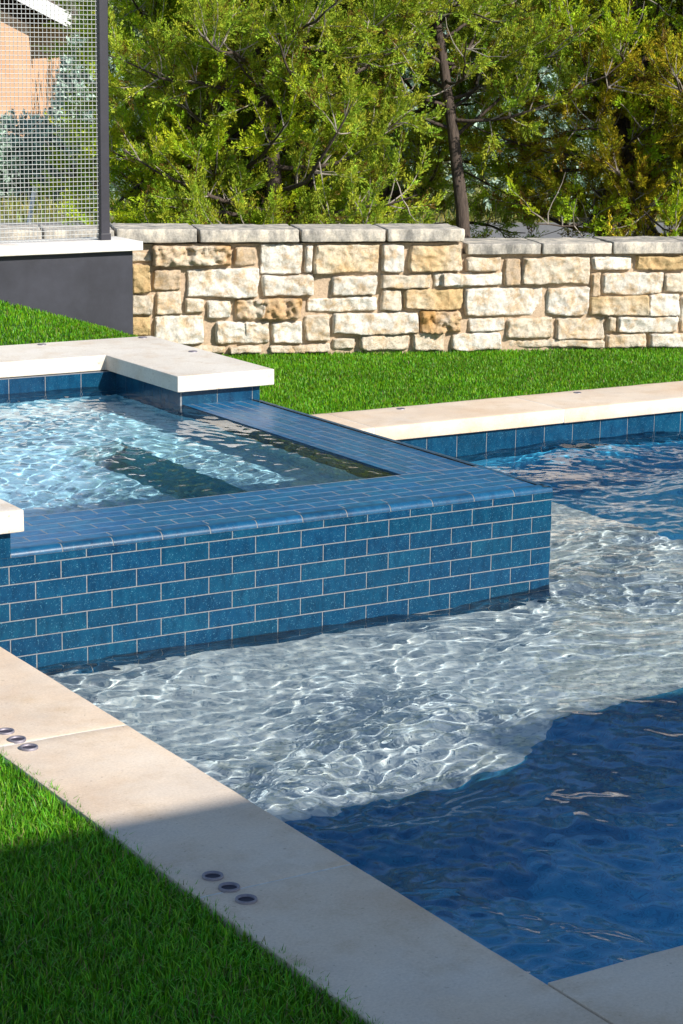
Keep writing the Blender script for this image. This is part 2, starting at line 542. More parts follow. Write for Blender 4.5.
# bullnose tiles along the two outer edges
def bullnose(O, U, n, L, u0):
    """quarter-round edge tiles: O along U, outward n"""
    O, U, n = (np.array(x, float) for x in (O, U, n))
    Z = np.array((0, 0, 1.0))
    prof = [(BN, 0.0)]
    r = RIMZ - ZT - 0.001
    for k in range(7):
        a = k / 6 * math.pi / 2
        prof.append((r - r * math.sin(a), -r + r * math.cos(a)))
    vs, F, tt = [], [], []
    cs = [u0 + k * PL for k in range(-1, int(L / PL) + 2)]
    for c in cs:
        a, b = max(0, c + 0.0018), min(L, c + PL - 0.0018)
        if b - a < 0.01:
            continue
        i = len(vs)
        s = 1 + (rnd.random() - 0.5) * 0.5
        for u in (a, b):
            for (d, z) in prof:
                vs.append(O + U * u - n * (d - 0.003) + Z * (RIMZ + z))
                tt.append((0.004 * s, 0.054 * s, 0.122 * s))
        m = len(prof)
        for k in range(m - 1):
            F.append((i + k, i + k + 1, i + m + k + 1, i + m + k))
    i = len(vs)
    for u in (0, L):
        for (d, z) in prof:
            vs.append(O + U * u - n * (d - 0.0022) + Z * (RIMZ + z - 0.0008)); tt.append((0.5, 0.5, 0.5))
    G = [(i + k, i + k + 1, i + len(prof) + k + 1, i + len(prof) + k) for k in range(len(prof) - 1)]
    return vs, F, G, tt
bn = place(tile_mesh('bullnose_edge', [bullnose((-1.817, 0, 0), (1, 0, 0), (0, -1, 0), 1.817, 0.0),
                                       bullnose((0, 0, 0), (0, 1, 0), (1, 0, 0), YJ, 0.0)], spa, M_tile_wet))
bn.data.polygons.foreach_set('use_smooth', [True] * len(bn.data.polygons))
# walls under the slabs (square tiles) : jutting pier front / left, back, left pier right side
ZB = SZ - 0.17
H_ = SL0 - ZB
pier = [tile_panel((-0.372 + 0.03, YJ, ZB), (1, 0, 0), (0, 0, 1), (0, -1, 0), 0.342, H_, TP, TP, 'stack', u0=0.006, v0=H_ - TP),
        tile_panel((-0.342, YJ, ZB), (0, 1, 0), (0, 0, 1), (-1, 0, 0), YSB - YJ, H_, TP, TP, 'stack', v0=H_ - TP),
        tile_panel((XL, YSB, ZB), (1, 0, 0), (0, 0, 1), (0, -1, 0), -0.342 - XL, H_, TP, TP, 'stack', u0=-0.035, v0=H_ - TP),
        tile_panel((0.0, YJ, -0.2), (0, 1, 0), (0, 0, 1), (1, 0, 0), 0.94, SL0 + 0.2, TP, TP, 'stack', v0=SL0 + 0.2 - TP),
        tile_panel((XL + 0.013, 0.0, ZB), (0, 1, 0), (0, 0, 1), (1, 0, 0), YSB, H_, TP, TP, 'stack', u0=0.01, v0=H_ - TP)]
place(tile_mesh('pier_tile', pier, spa))
# inside: benches and floor in plaster
BZ, FZ = SZ - 0.30, SZ - 0.66
bm = bmesh.new()
xa_, xb, yb_ = -0.94, -0.69, 1.62          # a narrow foot well between the benches
quad_bm(bm, [(xb, W_, BZ), (-W_ + 0.02, W_, BZ), (-W_ + 0.02, YSB, BZ), (xb, YSB, BZ)])
quad_bm(bm, [(xa_, yb_, BZ), (xb, yb_, BZ), (xb, YSB, BZ), (xa_, YSB, BZ)])
quad_bm(bm, [(XL, W_, BZ), (xa_, W_, BZ), (xa_, YSB, BZ), (XL, YSB, BZ)])
quad_bm(bm, [(xb, W_, FZ), (xb, W_, BZ), (xb, yb_, BZ), (xb, yb_, FZ)])
quad_bm(bm, [(xa_, W_, FZ), (xa_, W_, BZ), (xa_, yb_, BZ), (xa_, yb_, FZ)])
quad_bm(bm, [(xa_, yb_, FZ), (xb, yb_, FZ), (xb, yb_, BZ), (xa_, yb_, BZ)])
quad_bm(bm, [(xa_, W_, FZ), (xb, W_, FZ), (xb, yb_, FZ), (xa_, yb_, FZ)])
quad_bm(bm, [(XL, W_, FZ), (XL, W_, ZB), (-W_ + 0.02, W_, ZB), (-W_ + 0.02, W_, FZ)])
quad_bm(bm, [(-W_ + 0.02, W_, FZ), (-W_ + 0.02, W_, ZB), (-W_ + 0.02, YSB, ZB), (-W_ + 0.02, YSB, FZ)])
quad_bm(bm, [(XL, YSB, BZ), (-W_ + 0.02, YSB, BZ), (-W_ + 0.02, YSB, ZB), (XL, YSB, ZB)])
quad_bm(bm, [(XL, W_, FZ), (XL, W_, ZB), (XL, YSB, ZB), (XL, YSB, FZ)])
bench = place(from_bm('bench', bm, [M_plaster_spa, M_plaster_lit], spa))
for p_ in bench.data.polygons:
    cs_ = [bench.data.vertices[i].co for i in p_.vertices]
    p_.material_index = 1 if min(c.z for c in cs_) < FZ + 0.01 and min(c.x for c in cs_) > xa_ - 0.01 and max(c.x for c in cs_) < xb + 0.01 and min(c.y for c in cs_) < yb_ - 0.01 else 0
def slab(label, pieces):
    bm = bmesh.new()
    for k, (lo, hi) in enumerate(pieces):
        rbox(bm, (*lo, SL0), (*hi, SL1), 0.03, 0.0013, 6.0, 0.0045, 5.0 + k)
    return place(from_bm('coping_slab', bm, M_cop2, spa, True))
bm = bmesh.new()
vs_ = [bm.verts.new((x, y, SL0)) for x, y in ((-1.35, YSB + 0.028), (-0.371, YSB + 0.028), (-0.371, YJ - 0.037), (0.045, YJ - 0.037), (0.045, 2.85), (-1.35, 2.85))]
fc = bm.faces.new(vs_)
ex_ = bmesh.ops.extrude_face_region(bm, geom=[fc])
for v in [g_ for g_ in ex_['geom'] if isinstance(g_, bmesh.types.BMVert)]:
    v.co.z = SL1
bmesh.ops.recalc_face_normals(bm, faces=bm.faces)
bmesh.ops.bevel(bm, geom=list(bm.edges), offset=0.004, segments=2, affect='EDGES', profile=0.5)
place(from_bm('coping_slab', bm, M_cop2, spa))
slab('', [((-2.25, YSB + 0.028), (-1.3525, 2.85))])
slab('', [((-2.25, -0.035), (-1.789, 1.2))])
slab('', [((-2.25, 1.2025), (-1.789, YSB + 0.0255))])
# solid mass behind the tile so no light leaks
box_list = [((-2.2, 0.012, -0.5), (XL - 0.01, YSB + 0.4, SL0 - 0.003)), ((-0.33 + 0.012, YJ + 0.012, -0.5), (-0.012, 2.80, SL0 - 0.003)),
            ((-2.2, YSB + 0.012, -0.5), (-0.33, 2.80, SL0 - 0.003)), ((XL + 0.03, 0.03, -0.39), (-0.03, W_ - 0.02, RIMZ - 0.03)),
            ((-0.30, 0.03, -0.39), (-0.02, YJ + 0.012, RIMZ - 0.031))]
bm = bmesh.new()
for lo, hi in box_list:
    box_bm(bm, lo, hi)
place(from_bm('spa_core', bm, M_grout, spa))

# ------------------------------------------------------------------ water
def waves(X, Y, comps):
    Z = np.zeros_like(X)
    for (lam, ang, amp, ph) in comps:
        k = 2 * math.pi / lam
        th = k * (X * math.cos(ang) + Y * math.sin(ang)) + ph
        Z += amp * np.sin(th)
    return Z
def comps(spec, seed, main=None, spread=math.pi):
    r = np.random.default_rng(seed)
    out = []
    for lam, slope, n in spec:
        for _ in range(n):
            l = lam * r.uniform(0.75, 1.3)
            a = (main if main is not None else 0) + r.uniform(-spread, spread)
            out.append((l, a, slope / n ** 0.5 * l / (2 * math.pi) * 1.414, r.uniform(0, 6.283)))
    return out
def water_sheet(name, x0, x1, y0, y1, z, step, cs, keep=None, env=None, m=None):
    nx, ny = int((x1 - x0) / step) + 1, int((y1 - y0) / step) + 1
    X, Y = np.meshgrid(np.linspace(x0, x1, nx), np.linspace(y0, y1, ny), indexing='ij')
    # warp so the ripples do not repeat as straight wave trains
    wx = X + 0.05 * np.sin(3.1 * Y + 1.3) + 0.035 * np.sin(5.7 * X + 2.2 * Y)
    wy = Y + 0.05 * np.sin(2.7 * X + 0.4) + 0.035 * np.sin(4.9 * Y - 3.3 * X + 1)
    Z = waves(wx, wy, cs)
    if env is not None:
        Z = Z * env(X, Y)
    V = np.stack([X, Y, z + Z], -1).reshape(-1, 3)
    idx = np.arange(nx * ny).reshape(nx, ny)
    F = np.stack([idx[:-1, :-1], idx[1:, :-1], idx[1:, 1:], idx[:-1, 1:]], -1).reshape(-1, 4)
    if keep is not None:
        ce = V[F].mean(1)
        F = F[keep(ce[:, 0], ce[:, 1])]
    me = np_mesh(name, V, F)
    o = obj(name, me, m or M_water, None, True)
    tag(o, kind='structure')
    o.cycles.is_caustics_caster = True
    return o
pool_c = comps([(0.036, 0.042, 12), (0.062, 0.066, 12), (0.12, 0.064, 10), (0.28, 0.068, 8), (0.7, 0.062, 6)], 3)
inside = lambda x, y: ~((x < -0.005) & (y > 0.005))
def patches(X, Y):
    return 0.95 + 0.32 * np.sin(2.3 * X + 1.1 * Y + 0.7 + 1.1 * np.sin(1.9 * Y)) + 0.28 * np.sin(3.7 * Y - 2.9 * X + 2.0 + 1.3 * np.sin(2.6 * X)) + 0.18 * np.sin(7.1 * X + 5.3 * Y)
pw = water_sheet('pool_water', XW, XRW, YNW, YBW, WZ, 0.0072, pool_c, keep=inside, env=patches)
spa_c = comps([(0.055, 0.045, 9), (0.10, 0.035, 8), (0.3, 0.012, 5)], 5)
sw = water_sheet('spa_water', XL, -W_ + 0.021, W_ - 0.001, YSB, SZ, 0.009, spa_c,
                 keep=lambda x, y: ~((x > -0.342) & (y > YJ)), env=lambda X, Y: 0.8 + 0 * X, m=M_water_spa)
for o in list(COL.objects):
    if o.type == 'MESH' and o not in (pw, sw):
        o.cycles.is_caustics_receiver = o.name.startswith(('pool_shell', 'bench', 'waterline_tile', 'tiled', 'pier'))
# ------------------------------------------------------------------ flush sleeves and small discs in the paving
def sleeve(x, y, z, r, label, group, shade_disc=True):
    t = empty('deck_sleeve', (x, y, z))
    tag(t, label, 'deck sleeve', group)
    bm = bmesh.new()
    prof = [(r, -0.02), (r, 0.003), (r * 0.96, 0.005), (r * 0.82, 0.005), (r * 0.74, 0.0012), (r * 0.72, -0.002)] if shade_disc else \
           [(r, -0.01), (r, 0.001), (r * 0.94, 0.0025), (r * 0.78, 0.0025), (r * 0.74, 0.001), (r * 0.72, -0.002)]
    n = 36
    rings = [[bm.verts.new((p[0] * math.cos(2 * math.pi * k / n), p[0] * math.sin(2 * math.pi * k / n), p[1])) for k in range(n)] for p in prof]
    for a, b in zip(rings[:-1], rings[1:]):
        for k in range(n):
            bm.faces.new([a[k], a[(k + 1) % n], b[(k + 1) % n], b[k]])
    from_bm('ring', bm, M_metal, t, True)
    bm = bmesh.new()
    zb = 0.0008 if shade_disc else 0.0012
    bmesh.ops.create_circle(bm, cap_ends=True, radius=r * 0.73, segments=n, matrix=Matrix.Translation((0, 0, zb)))
    from_bm('shade_disc' if shade_disc else 'lens', bm, M_dark_disc, t)  # sleeve disc lies flat; its dark colour paints the shaded depth
for (x, y, l) in ((-2.211, -1.864, 'round metal deck sleeve in the shaded coping, farthest from the grass in its trio'),
                  (-2.2105, -1.927, 'round metal deck sleeve in the shaded coping, middle one of its trio'),
                  (-2.211, -1.992, 'round metal deck sleeve in the shaded coping, closest to the viewer in its trio')):
    sleeve(x, y, 0, 0.0205, l, 'round sleeves set in the near coping')
for (x, y, l) in ((-2.2115, -0.886, 'round metal deck sleeve in the sunlit coping, cut by the picture edge'),
                  (-2.211, -0.950, 'round metal deck sleeve in the sunlit coping, middle one of its trio'),
                  (-2.210, -1.013, 'round metal deck sleeve in the sunlit coping, beside the slab joint and nearest the grass')):
    sleeve(x, y, 0, 0.0205, l, 'round sleeves set in the near coping')
for (x, y, z, l) in ((-0.478, 2.798, SL1, 'small flush disc in the back spa slab in front of the black wall'),
                     (-0.016, 2.805, SL1, 'small flush disc at the far corner of the spa slab by the stone wall'),
                     (-0.019, 2.352, SL1, 'small flush disc in the middle of the jutting spa corner slab'),
                     (0.963, 2.313, 0, 'small flush disc in the far pool coping close to the spa rim'),
                     (1.910, 2.306, 0, 'small flush disc in the far pool coping, out along the open water')):
    sleeve(x, y, z + 0.0008, 0.018, l, 'small flush discs in the sunlit paving', False)

# ------------------------------------------------------------------ dry-look stone wall behind the lawn
WA = np.array((1.15, 4.11, 0.0)); WD = np.array((0.940, -0.342, 0.0)); WD /= np.linalg.norm(WD)
WN = np.array((WD[1], -WD[0], 0.0))          # towards the viewer
def wall_pt(s, z, d=0.0):
    return WA + WD * s + WN * d + np.array((0, 0, z))
def wall_px(px, py):
    d = fw + rt * ((px - 341.5) / f) - up * ((py - 512) / f)
    k = (Vector(WA) - CAM).dot(Vector(WN)) / d.dot(Vector(WN))
    P = np.array(CAM + d * k)
    return float((P - WA) @ WD), float(P[2])
ZA = lambda L: [(120 + a / 3.794, 210 + b / 3.794, 120 + c / 3.794, 210 + d / 3.794, k) for a, b, c, d, k in L]
ZBx = lambda L: [(290 + a / 3.794, 210 + b / 3.794, 290 + c / 3.794, 210 + d / 3.794, k) for a, b, c, d, k in L]
ZC = lambda L: [(460 + a / 3.063, 210 + b / 3.063, 460 + c / 3.063, 210 + d / 3.063, k) for a, b, c, d, k in L]
stones = ZA([(40, 160, 118, 203, 'c'), (120, 132, 420, 212, 'o'), (428, 134, 520, 212, 't'), (40, 207, 118, 316, 'y'), (125, 220, 236, 308, 't'),
             (252, 220, 525, 330, 'w'), (40, 318, 128, 398, 'c'), (132, 306, 238, 398, 'c'), (243, 333, 320, 391, 'c'), (327, 340, 423, 412, 'w'),
             (40, 402, 120, 478, 'y'), (124, 400, 322, 510, 'w'), (436, 338, 548, 412, 'o'), (530, 335, 690, 416, 'o'), (357, 420, 492, 508, 'w'),
             (466, 420, 568, 506, 'w'), (574, 421, 690, 506, 'w'), (541, 246, 734, 328, 'w'), (527, 126, 690, 244, 'w'),
             (228, 514, 398, 545, 'c'), (410, 512, 540, 545, 'c'), (560, 512, 700, 545, 'c'), (60, 482, 222, 545, 'c')]) + \
    ZBx([(52, 130, 84, 240, 'w'), (92, 128, 336, 240, 'oc'), (343, 130, 430, 235, 'w'), (450, 130, 648, 236, 'oc'), (156, 246, 326, 326, 'w'),
         (340, 240, 530, 296, 'c'), (542, 238, 690, 292, 'w'), (57, 330, 328, 386, 'w'), (343, 300, 420, 382, 'c'), (430, 296, 655, 377, 'oc'),
         (56, 394, 150, 500, 'c'), (161, 388, 485, 470, 'w'), (490, 382, 645, 465, 'o'), (160, 480, 246, 528, 'c'), (266, 472, 450, 530, 'c'),
         (466, 462, 585, 530, 'c'), (612, 464, 800, 532, 'w'), (0, 508, 150, 540, 'c')]) + \
    ZC([(12, 142, 122, 187, 'c'), (133, 146, 182, 232, 't'), (188, 142, 395, 228, 'c'), (402, 140, 523, 184, 'w'), (538, 138, 690, 186, 'y'),
        (-60, 190, 125, 233, 'w'), (432, 190, 621, 258, 'w'), (624, 190, 690, 254, 'c'), (398, 192, 428, 268, 't'), (12, 236, 252, 322, 'w'),
        (266, 234, 392, 322, 'w'), (398, 262, 572, 322, 'oc'), (578, 256, 668, 326, 'w'), (673, 260, 700, 374, 'w'), (24, 326, 138, 370, 'w'),
        (144, 328, 280, 392, 'c'), (292, 328, 440, 397, 'c'), (446, 326, 472, 372, 'c'), (478, 326, 662, 374, 'w'),
        (150, 397, 440, 420, 'c'), (448, 376, 568, 420, 'c'), (575, 376, 690, 420, 'w')])
TINT = {'w': (0.75, 0.71, 0.625), 'c': (0.66, 0.58, 0.46), 't': (0.56, 0.44, 0.31), 'o': (0.52, 0.30, 0.11), 'y': (0.56, 0.41, 0.21), 'oc': (0.66, 0.57, 0.43)}
rects = []
for (a, b, c, d, k) in stones:
    s0, z1 = wall_px(a, b); s1, z0 = wall_px(c, d)
    rects.append((s0, max(z0, -0.06), s1, z1, k))
def fill(sa, sb, za, zb):          # coursed stones where the picture does not show the wall
    z = za
    while z < zb - 0.03:
        h = min(rnd.uniform(0.07, 0.14), zb - z)
        if zb - z - h < 0.05:
            h = zb - z
        s = sa
        while s < sb - 0.05:
            w_ = rnd.uniform(0.12, 0.34)
            if sb - s - w_ < 0.1:
                w_ = sb - s
            rects.append((s + 0.006, z + 0.005, s + w_ - 0.006, z + h - 0.006, rnd.choice(['w', 'w', 'c', 'c', 'oc', 'y', 'o'])))
            s += w_
        z += h
s_lo = wall_px(130, 300)[0] - 0.02; s_hi = wall_px(690, 300)[0] + 0.02
fill(-3.2, s_lo - 0.01, -0.05, 0.54)
fill(s_hi, s_hi + 2.6, -0.05, 0.48)
def stone_np(s0, z0, s1, z1, k, seed):
    w_, h_ = s1 - s0, z1 - z0
    s0, s1, z0, z1 = s0 - 0.003, s1 + 0.003, z0 - 0.003, z1 + 0.003
    nx = max(6, int(w_ / 0.0075)); nz_ = max(6, int(h_ / 0.0075))
    prot = rnd.uniform(0.022, 0.045)
    amp = {'o': 0.019, 'oc': 0.014, 'y': 0.014}.get(k, 0.0105)
    tx, tz = rnd.uniform(-0.10, 0.10), rnd.uniform(-0.12, 0.12)
    kk = rnd.uniform(0.0, 0.07)
    V, C = [], []
    t = TINT[k]; br = rnd.uniform(0.9, 1.07)
    for i in range(nx + 1):
        for j in range(nz_ + 1):
            u, v = 2 * i / nx - 1, 2 * j / nz_ - 1
            # squircle-ish corners + wobbly outline
            uu = u * (1 - kk * 0.55 * v ** 4 * (0.6 + abs(u)) * (h_ / max(w_, h_)))
            vv = v * (1 - kk * 0.55 * u ** 4 * (0.6 + abs(v)))
            s = (s0 + s1) / 2 + uu * w_ / 2; z = (z0 + z1) / 2 + vv * h_ / 2
            e = max(abs(u), abs(v))
            q = Vector((s * 13 + seed * 5.3, z * 13, seed * 2.1))
            s += (0.011 * noise.noise(q * 0.7) + 0.004 * noise.noise(q * 2.9)) * e; z += (0.010 * noise.noise(q * 0.7 + Vector((9, 3, 1))) + 0.004 * noise.noise(q * 2.9 + Vector((5, 1, 1)))) * e
            dist = min((1 - abs(u)) * w_ / 2, (1 - abs(v)) * h_ / 2)
            edge = min(1.0, dist / 0.0065) ** 0.35
            n1 = 1.15 * noise.fractal(q * 1.2, 0.6, 2.2, 6) - 0.9 * (abs(noise.noise(q * 0.8 + Vector((2, 7, 1)))) - 0.25)
            n2 = noise.turbulence(q * 2.2, 4, False) if k == 'o' else 0.5
            d = -0.014 + (prot + 0.012 + tx * (s - (s0 + s1) / 2) + tz * (z - (z0 + z1) / 2)) * edge + amp * n1 * (0.35 + 0.65 * edge) - (amp * 1.3 * (n2 - 0.5) if k == 'o' else 0)
            V.append(wall_pt(s, z, d))
            m = 1 + 0.10 * noise.noise(q * 1.7)
            if k == 'oc':
                o = max(0, min(1, 0.5 + 1.5 * noise.noise(q * 0.35 + Vector((3, 3, 3)))))
                tt = tuple(t[c] * (1 - o) + TINT['y'][c] * o * 1.05 for c in range(3))
            elif k == 'o':
                o = max(0, min(1, 0.45 + 1.3 * noise.noise(q * 0.6)))
                tt = tuple(t[c] * (1 - o) + TINT['c'][c] * o for c in range(3))
            else:
                tt = t
            C.append(tuple(x * m * br for x in tt))
    idx = np.arange((nx + 1) * (nz_ + 1)).reshape(nx + 1, nz_ + 1)
    F = np.stack([idx[:-1, :-1], idx[1:, :-1], idx[1:, 1:], idx[:-1, 1:]], -1).reshape(-1, 4)
    return np.array(V), F, np.array(C)
VV, FF, CC, nb = [], [], [], 0
for k, r_ in enumerate(rects):
    if r_[2] - r_[0] < 0.015 or r_[3] - r_[1] < 0.012:
        continue
    a, b, c = stone_np(*r_, k + 1)
    VV.append(a); FF.append(b + nb); CC.append(c); nb += len(a)
wall = empty('stone_wall', tuple(WA))
tag(wall, 'low garden wall of rough cream and ochre limestone blocks with a stepped row of weathered cap stones', 'stone wall')
WI = Matrix.Translation((-WA[0], -WA[1], 0))
def wchild(o):
    o.matrix_parent_inverse = WI
    return o
wchild(obj('brickwork', np_mesh('brickwork', np.concatenate(VV), [np.concatenate(FF)], np.concatenate(CC)), [M_stone], wall, True))
# mortar body with a lumpy face
def mortar(sa, sb, za, zb):
    nx, nz_ = int((sb - sa) / 0.03), int((zb - za) / 0.03)
    V = []
    for i in range(nx + 1):
        for j in range(nz_ + 1):
            s, z = sa + (sb - sa) * i / nx, za + (zb - za) * j / nz_
            V.append(wall_pt(s, z, 0.008 * noise.fractal(Vector((s * 9, z * 9, 4)), 0.8, 2, 4)))
    idx = np.arange((nx + 1) * (nz_ + 1)).reshape(nx + 1, nz_ + 1)
    F = np.stack([idx[:-1, :-1], idx[1:, :-1], idx[1:, 1:], idx[:-1, 1:]], -1).reshape(-1, 4)
    V = np.array(V); n0 = len(V)
    back = np.array([wall_pt(s, z, -0.26) for s, z in ((sa, za), (sb, za), (sb, zb), (sa, zb))])
    ed = np.array([wall_pt(s, z, -0.01) for s, z in ((sa, za), (sb, za), (sb, zb), (sa, zb))])
    V = np.concatenate([V, back, ed])
    F2 = np.array([(n0 + 1, n0, n0 + 3, n0 + 2), (n0 + 7, n0 + 6, n0 + 2, n0 + 3), (n0 + 4, n0 + 7, n0 + 3, n0), (n0 + 6, n0 + 5, n0 + 1, n0 + 2)])
    return V, np.concatenate([F, F2])
S_STEP = wall_px(462.5, 240)[0]
v1, f1 = mortar(-3.2, S_STEP, -0.3, 0.542)
v2, f2 = mortar(S_STEP - 0.0, s_hi + 2.6, -0.3, 0.484)
wchild(obj('mortar_body', np_mesh('mortar_body', np.concatenate([v1, v2]), [np.concatenate([f1, f2 + len(v1)])]), [M_mortar], wall, True))
caps = [-3.2, -2.6, -2.0, -1.45, -0.95, -0.60, -0.19] + [wall_px(x, 235)[0] for x in (298.6, 384.5)] + [S_STEP]
caps2 = [S_STEP + 0.012] + [wall_px(x, 245)[0] for x in (539.5, 609.5)] + [wall_px(684, 245)[0], s_hi + 0.45, s_hi + 0.95, s_hi + 1.5, s_hi + 2.1, s_hi + 2.6]
RW = Matrix(((WD[0], -WN[0], 0, WA[0]), (WD[1], -WN[1], 0, WA[1]), (0, 0, 1, 0), (0, 0, 0, 1)))
for L, z0, z1 in ((caps, 0.552, 0.617), (caps2, 0.484, 0.540)):
    for i in range(len(L) - 1):
        bm = bmesh.new()
        rbox(bm, (L[i] + 0.006, -0.045 - rnd.uniform(0, 0.012), z0), (L[i + 1] - 0.006, 0.28, z1 + rnd.uniform(-0.004, 0.004)), 0.012, 0.0065, 11.0, 0.006, i * 2.7 + z0 * 50, (1, 1, 0.5))
        bm.transform(RW)
        wchild(from_bm('cap_stone', bm, M_cap, wall, True))

# ------------------------------------------------------------------ black planter wall, white cap, mesh fence
bw = empty('planter_wall', (-1.8, 3.6, 0))
tag(bw, 'black stucco garden wall with a smooth white stone cap, rising out of the sloping lawn', 'garden wall')
o = box('wall_body', (-4.2, 3.5, -0.3), (0.284, 3.7, 0.5955), M_blackwall, bw, 0.004); o.matrix_parent_inverse = Matrix.Translation((1.8, -3.6, 0))
bm = bmesh.new()
rbox(bm, (-4.25, 3.462, 0.597), (0.318, 3.742, 0.639), 0.05, 0.001, 5, 0.006, 3.0)
o = from_bm('cap', bm, M_white, bw, True); o.matrix_parent_inverse = Matrix.Translation((1.8, -3.6, 0))
PX, PY, PZ = 0.187, 3.60, 0.639
fence = empty('mesh_fence', (PX, PY, PZ))
tag(fence, 'fence panel of square galvanised wire mesh in a black post, standing on the white cap', 'mesh fence')
def fchild(o):
    o.matrix_parent_inverse = Matrix.Translation((-PX, -PY, -PZ)); return o
HF = 1.75
for x in (PX, PX - 2.45):
    bm = bmesh.new()
    box_bm(bm, (x - 0.022, PY - 0.022, PZ), (x + 0.022, PY + 0.022, PZ + HF), 0.003)
    box_bm(bm, (x - 0.0245, PY - 0.0245, PZ), (x + 0.0265, PY + 0.0245, PZ + 0.030), 0.003)
    fchild(from_bm('post', bm, M_pole, fence))
bm = bmesh.new()
box_bm(bm, (PX - 2.45 + 0.023, PY - 0.02, PZ + HF - 0.04), (PX - 0.023, PY + 0.02, PZ + HF), 0.003)
fchild(from_bm('top_rail', bm, M_pole, fence))
wp, wr = 0.0196, 0.00145
V, F = [], []
def wire(p, q, ax):
    i = len(V)
    e1, e2 = [(np.array(a, float) * wr) for a in ((((0, 1, 0), (0, 0, 1))) if ax == 0 else ((1, 0, 0), (0, 1, 0)))]
    for c in (p, q):
        c = np.array(c)
        for k in range(6):
            a = k * math.pi / 3
            V.append(c + e1 * math.cos(a) + e2 * math.sin(a))
    for k in range(6):
        F.append((i + k, i + (k + 1) % 6, i + 6 + (k + 1) % 6, i + 6 + k))
x1, x0 = PX - 0.0225, PX - 2.45 + 0.0225
for k in range(int((x1 - x0) / wp) + 1):
    x = x1 - 0.006 - k * wp
    wire((x, PY, PZ + 0.004), (x, PY, PZ + HF - 0.04), 2)
for k in range(int((HF - 0.05) / wp) + 1):
    wire((x0, PY - 0.0036, PZ + 0.008 + k * wp), (x1, PY - 0.0036, PZ + 0.008 + k * wp), 0)
fchild(obj('wire_mesh', np_mesh('wire_mesh', np.array(V), [np.array(F)]), [M_wire], fence, True))

# ------------------------------------------------------------------ ground, lawns, road
def sstep(a, b, x):
    t = np.clip((x - a) / (b - a), 0, 1)
    return t * t * (3 - 2 * t)
def berm(x, y):
    x = np.asarray(x, float); y = np.asarray(y, float)
    zw = np.minimum(0.222 + 0.30 * (0.284 - x), 0.52)
    zw = np.where(x > 0.284, 0.222 * (1 - sstep(0.15, 0.80, x)) / (1 - float(sstep(0.15, 0.80, 0.284))), zw)
    zs = 0.292 * (1 - sstep(0.03, 0.30, x))
    t = np.clip((y - 2.85) / 0.65, 0, 1)
    z = zs * (1 - t) + zw * t
    z = np.where(y < 2.85, zs * np.clip(1 - (2.85 - y) / 0.40, 0, 1) ** 2, z)
    return np.maximum(z, 0) - 0.022
def terrain(x, y):
    dx, dy = x + 3.995, y + 5.155
    r = np.hypot(dx, dy)
    z = -0.055 + 0 * r
    back = (dx * 0.53 + dy * 0.848)            # distance along the view
    z = z - 0.06 * sstep(10.5, 12, back) - 0.85 * sstep(21, 30, back)
    z = z + 7.0 * sstep(42, 130, back) + 0.12 * np.sin(x * 0.31 + 1) * np.sin(y * 0.27) * sstep(18, 30, back)
    return z
def strip(name, xs, ys, zf, m, hole=None):
    X, Y = np.meshgrid(xs, ys, indexing='ij')
    V = np.stack([X, Y, zf(X, Y)], -1).reshape(-1, 3)
    idx = np.arange(X.size).reshape(X.shape)
    F = np.stack([idx[:-1, :-1], idx[1:, :-1], idx[1:, 1:], idx[:-1, 1:]], -1).reshape(-1, 4)
    if hole is not None:
        c = V[F].mean(1)
        F = F[~hole(c[:, 0], c[:, 1])]
    return obj(name, np_mesh(name, V, F), [m], None, True)
gx = np.unique(np.concatenate([np.linspace(-400, -30, 12), np.linspace(-30, -2.27, 30), np.linspace(-2.27, XRW + 0.3, 24), np.linspace(XRW + 0.3, 60, 60), np.linspace(60, 600, 25)]))
gy = np.unique(np.concatenate([np.linspace(-200, -20, 10), np.linspace(-20, YNW - 0.3, 20), np.linspace(YNW - 0.3, 2.45, 16), np.linspace(2.45, 70, 80), np.linspace(70, 700, 30)]))
def m_ground():
    m, nt, b = mat('dry_grass_ground')
    p = pos(nt)
    a = nz(nt, p, 0.35, 5, 0.6)
    col = ramp(nt, a, [(0.35, (0.24, 0.20, 0.10)), (0.5, (0.17, 0.19, 0.05)), (0.65, (0.34, 0.28, 0.17))])
    col = mixc(nt, 0.6, col, ramp(nt, nz(nt, p, 9, 5, 0.7), [(0.3, (0.4, 0.4, 0.35)), (0.7, (1.1, 1.1, 1.0))]), 'MULTIPLY')
    nt.links.new(col, b.inputs['Base Color'])
    b.inputs['Roughness'].default_value = 0.95
    return m
M_ground = m_ground()
gnd = strip('ground', gx, gy, terrain, M_ground, lambda x, y: (x > -2.27) & (x < XRW + 0.3) & (y > YNW - 0.3) & (y < 2.45))
tag(gnd, kind='structure')
M_turf = m_plain('turf_backing', (0.030, 0.085, 0.012), 0.95, nscale=70, namp=0.5)
lawn1 = strip('near_lawn', np.linspace(-6.5, XI - CW + 0.004, 20), np.linspace(-5.0, 2.9, 20), lambda x, y: -0.028 + 0 * x, M_turf)
tag(lawn1, kind='structure')
inlawn = lambda x, y: ((x > 0.047) | (y > 2.84)) & ((y < 3.5) | (x > 0.29)) & ((y - WA[1]) * WN[1] + (x - WA[0]) * WN[0] > -0.02) & (y > YB + CW + 0.045)
lawn2 = strip('far_lawn', np.linspace(-4.4, 7.0, 200), np.linspace(YB + CW + 0.02, 5.0, 70), berm, M_turf,
              lambda x, y: ~(((x > 0.02) | (y > 2.80)) & ((y < 3.56) | (x > 0.22)) & ((y - WA[1]) * WN[1] + (x - WA[0]) * WN[0] > -0.10)))
tag(lawn2, kind='structure')
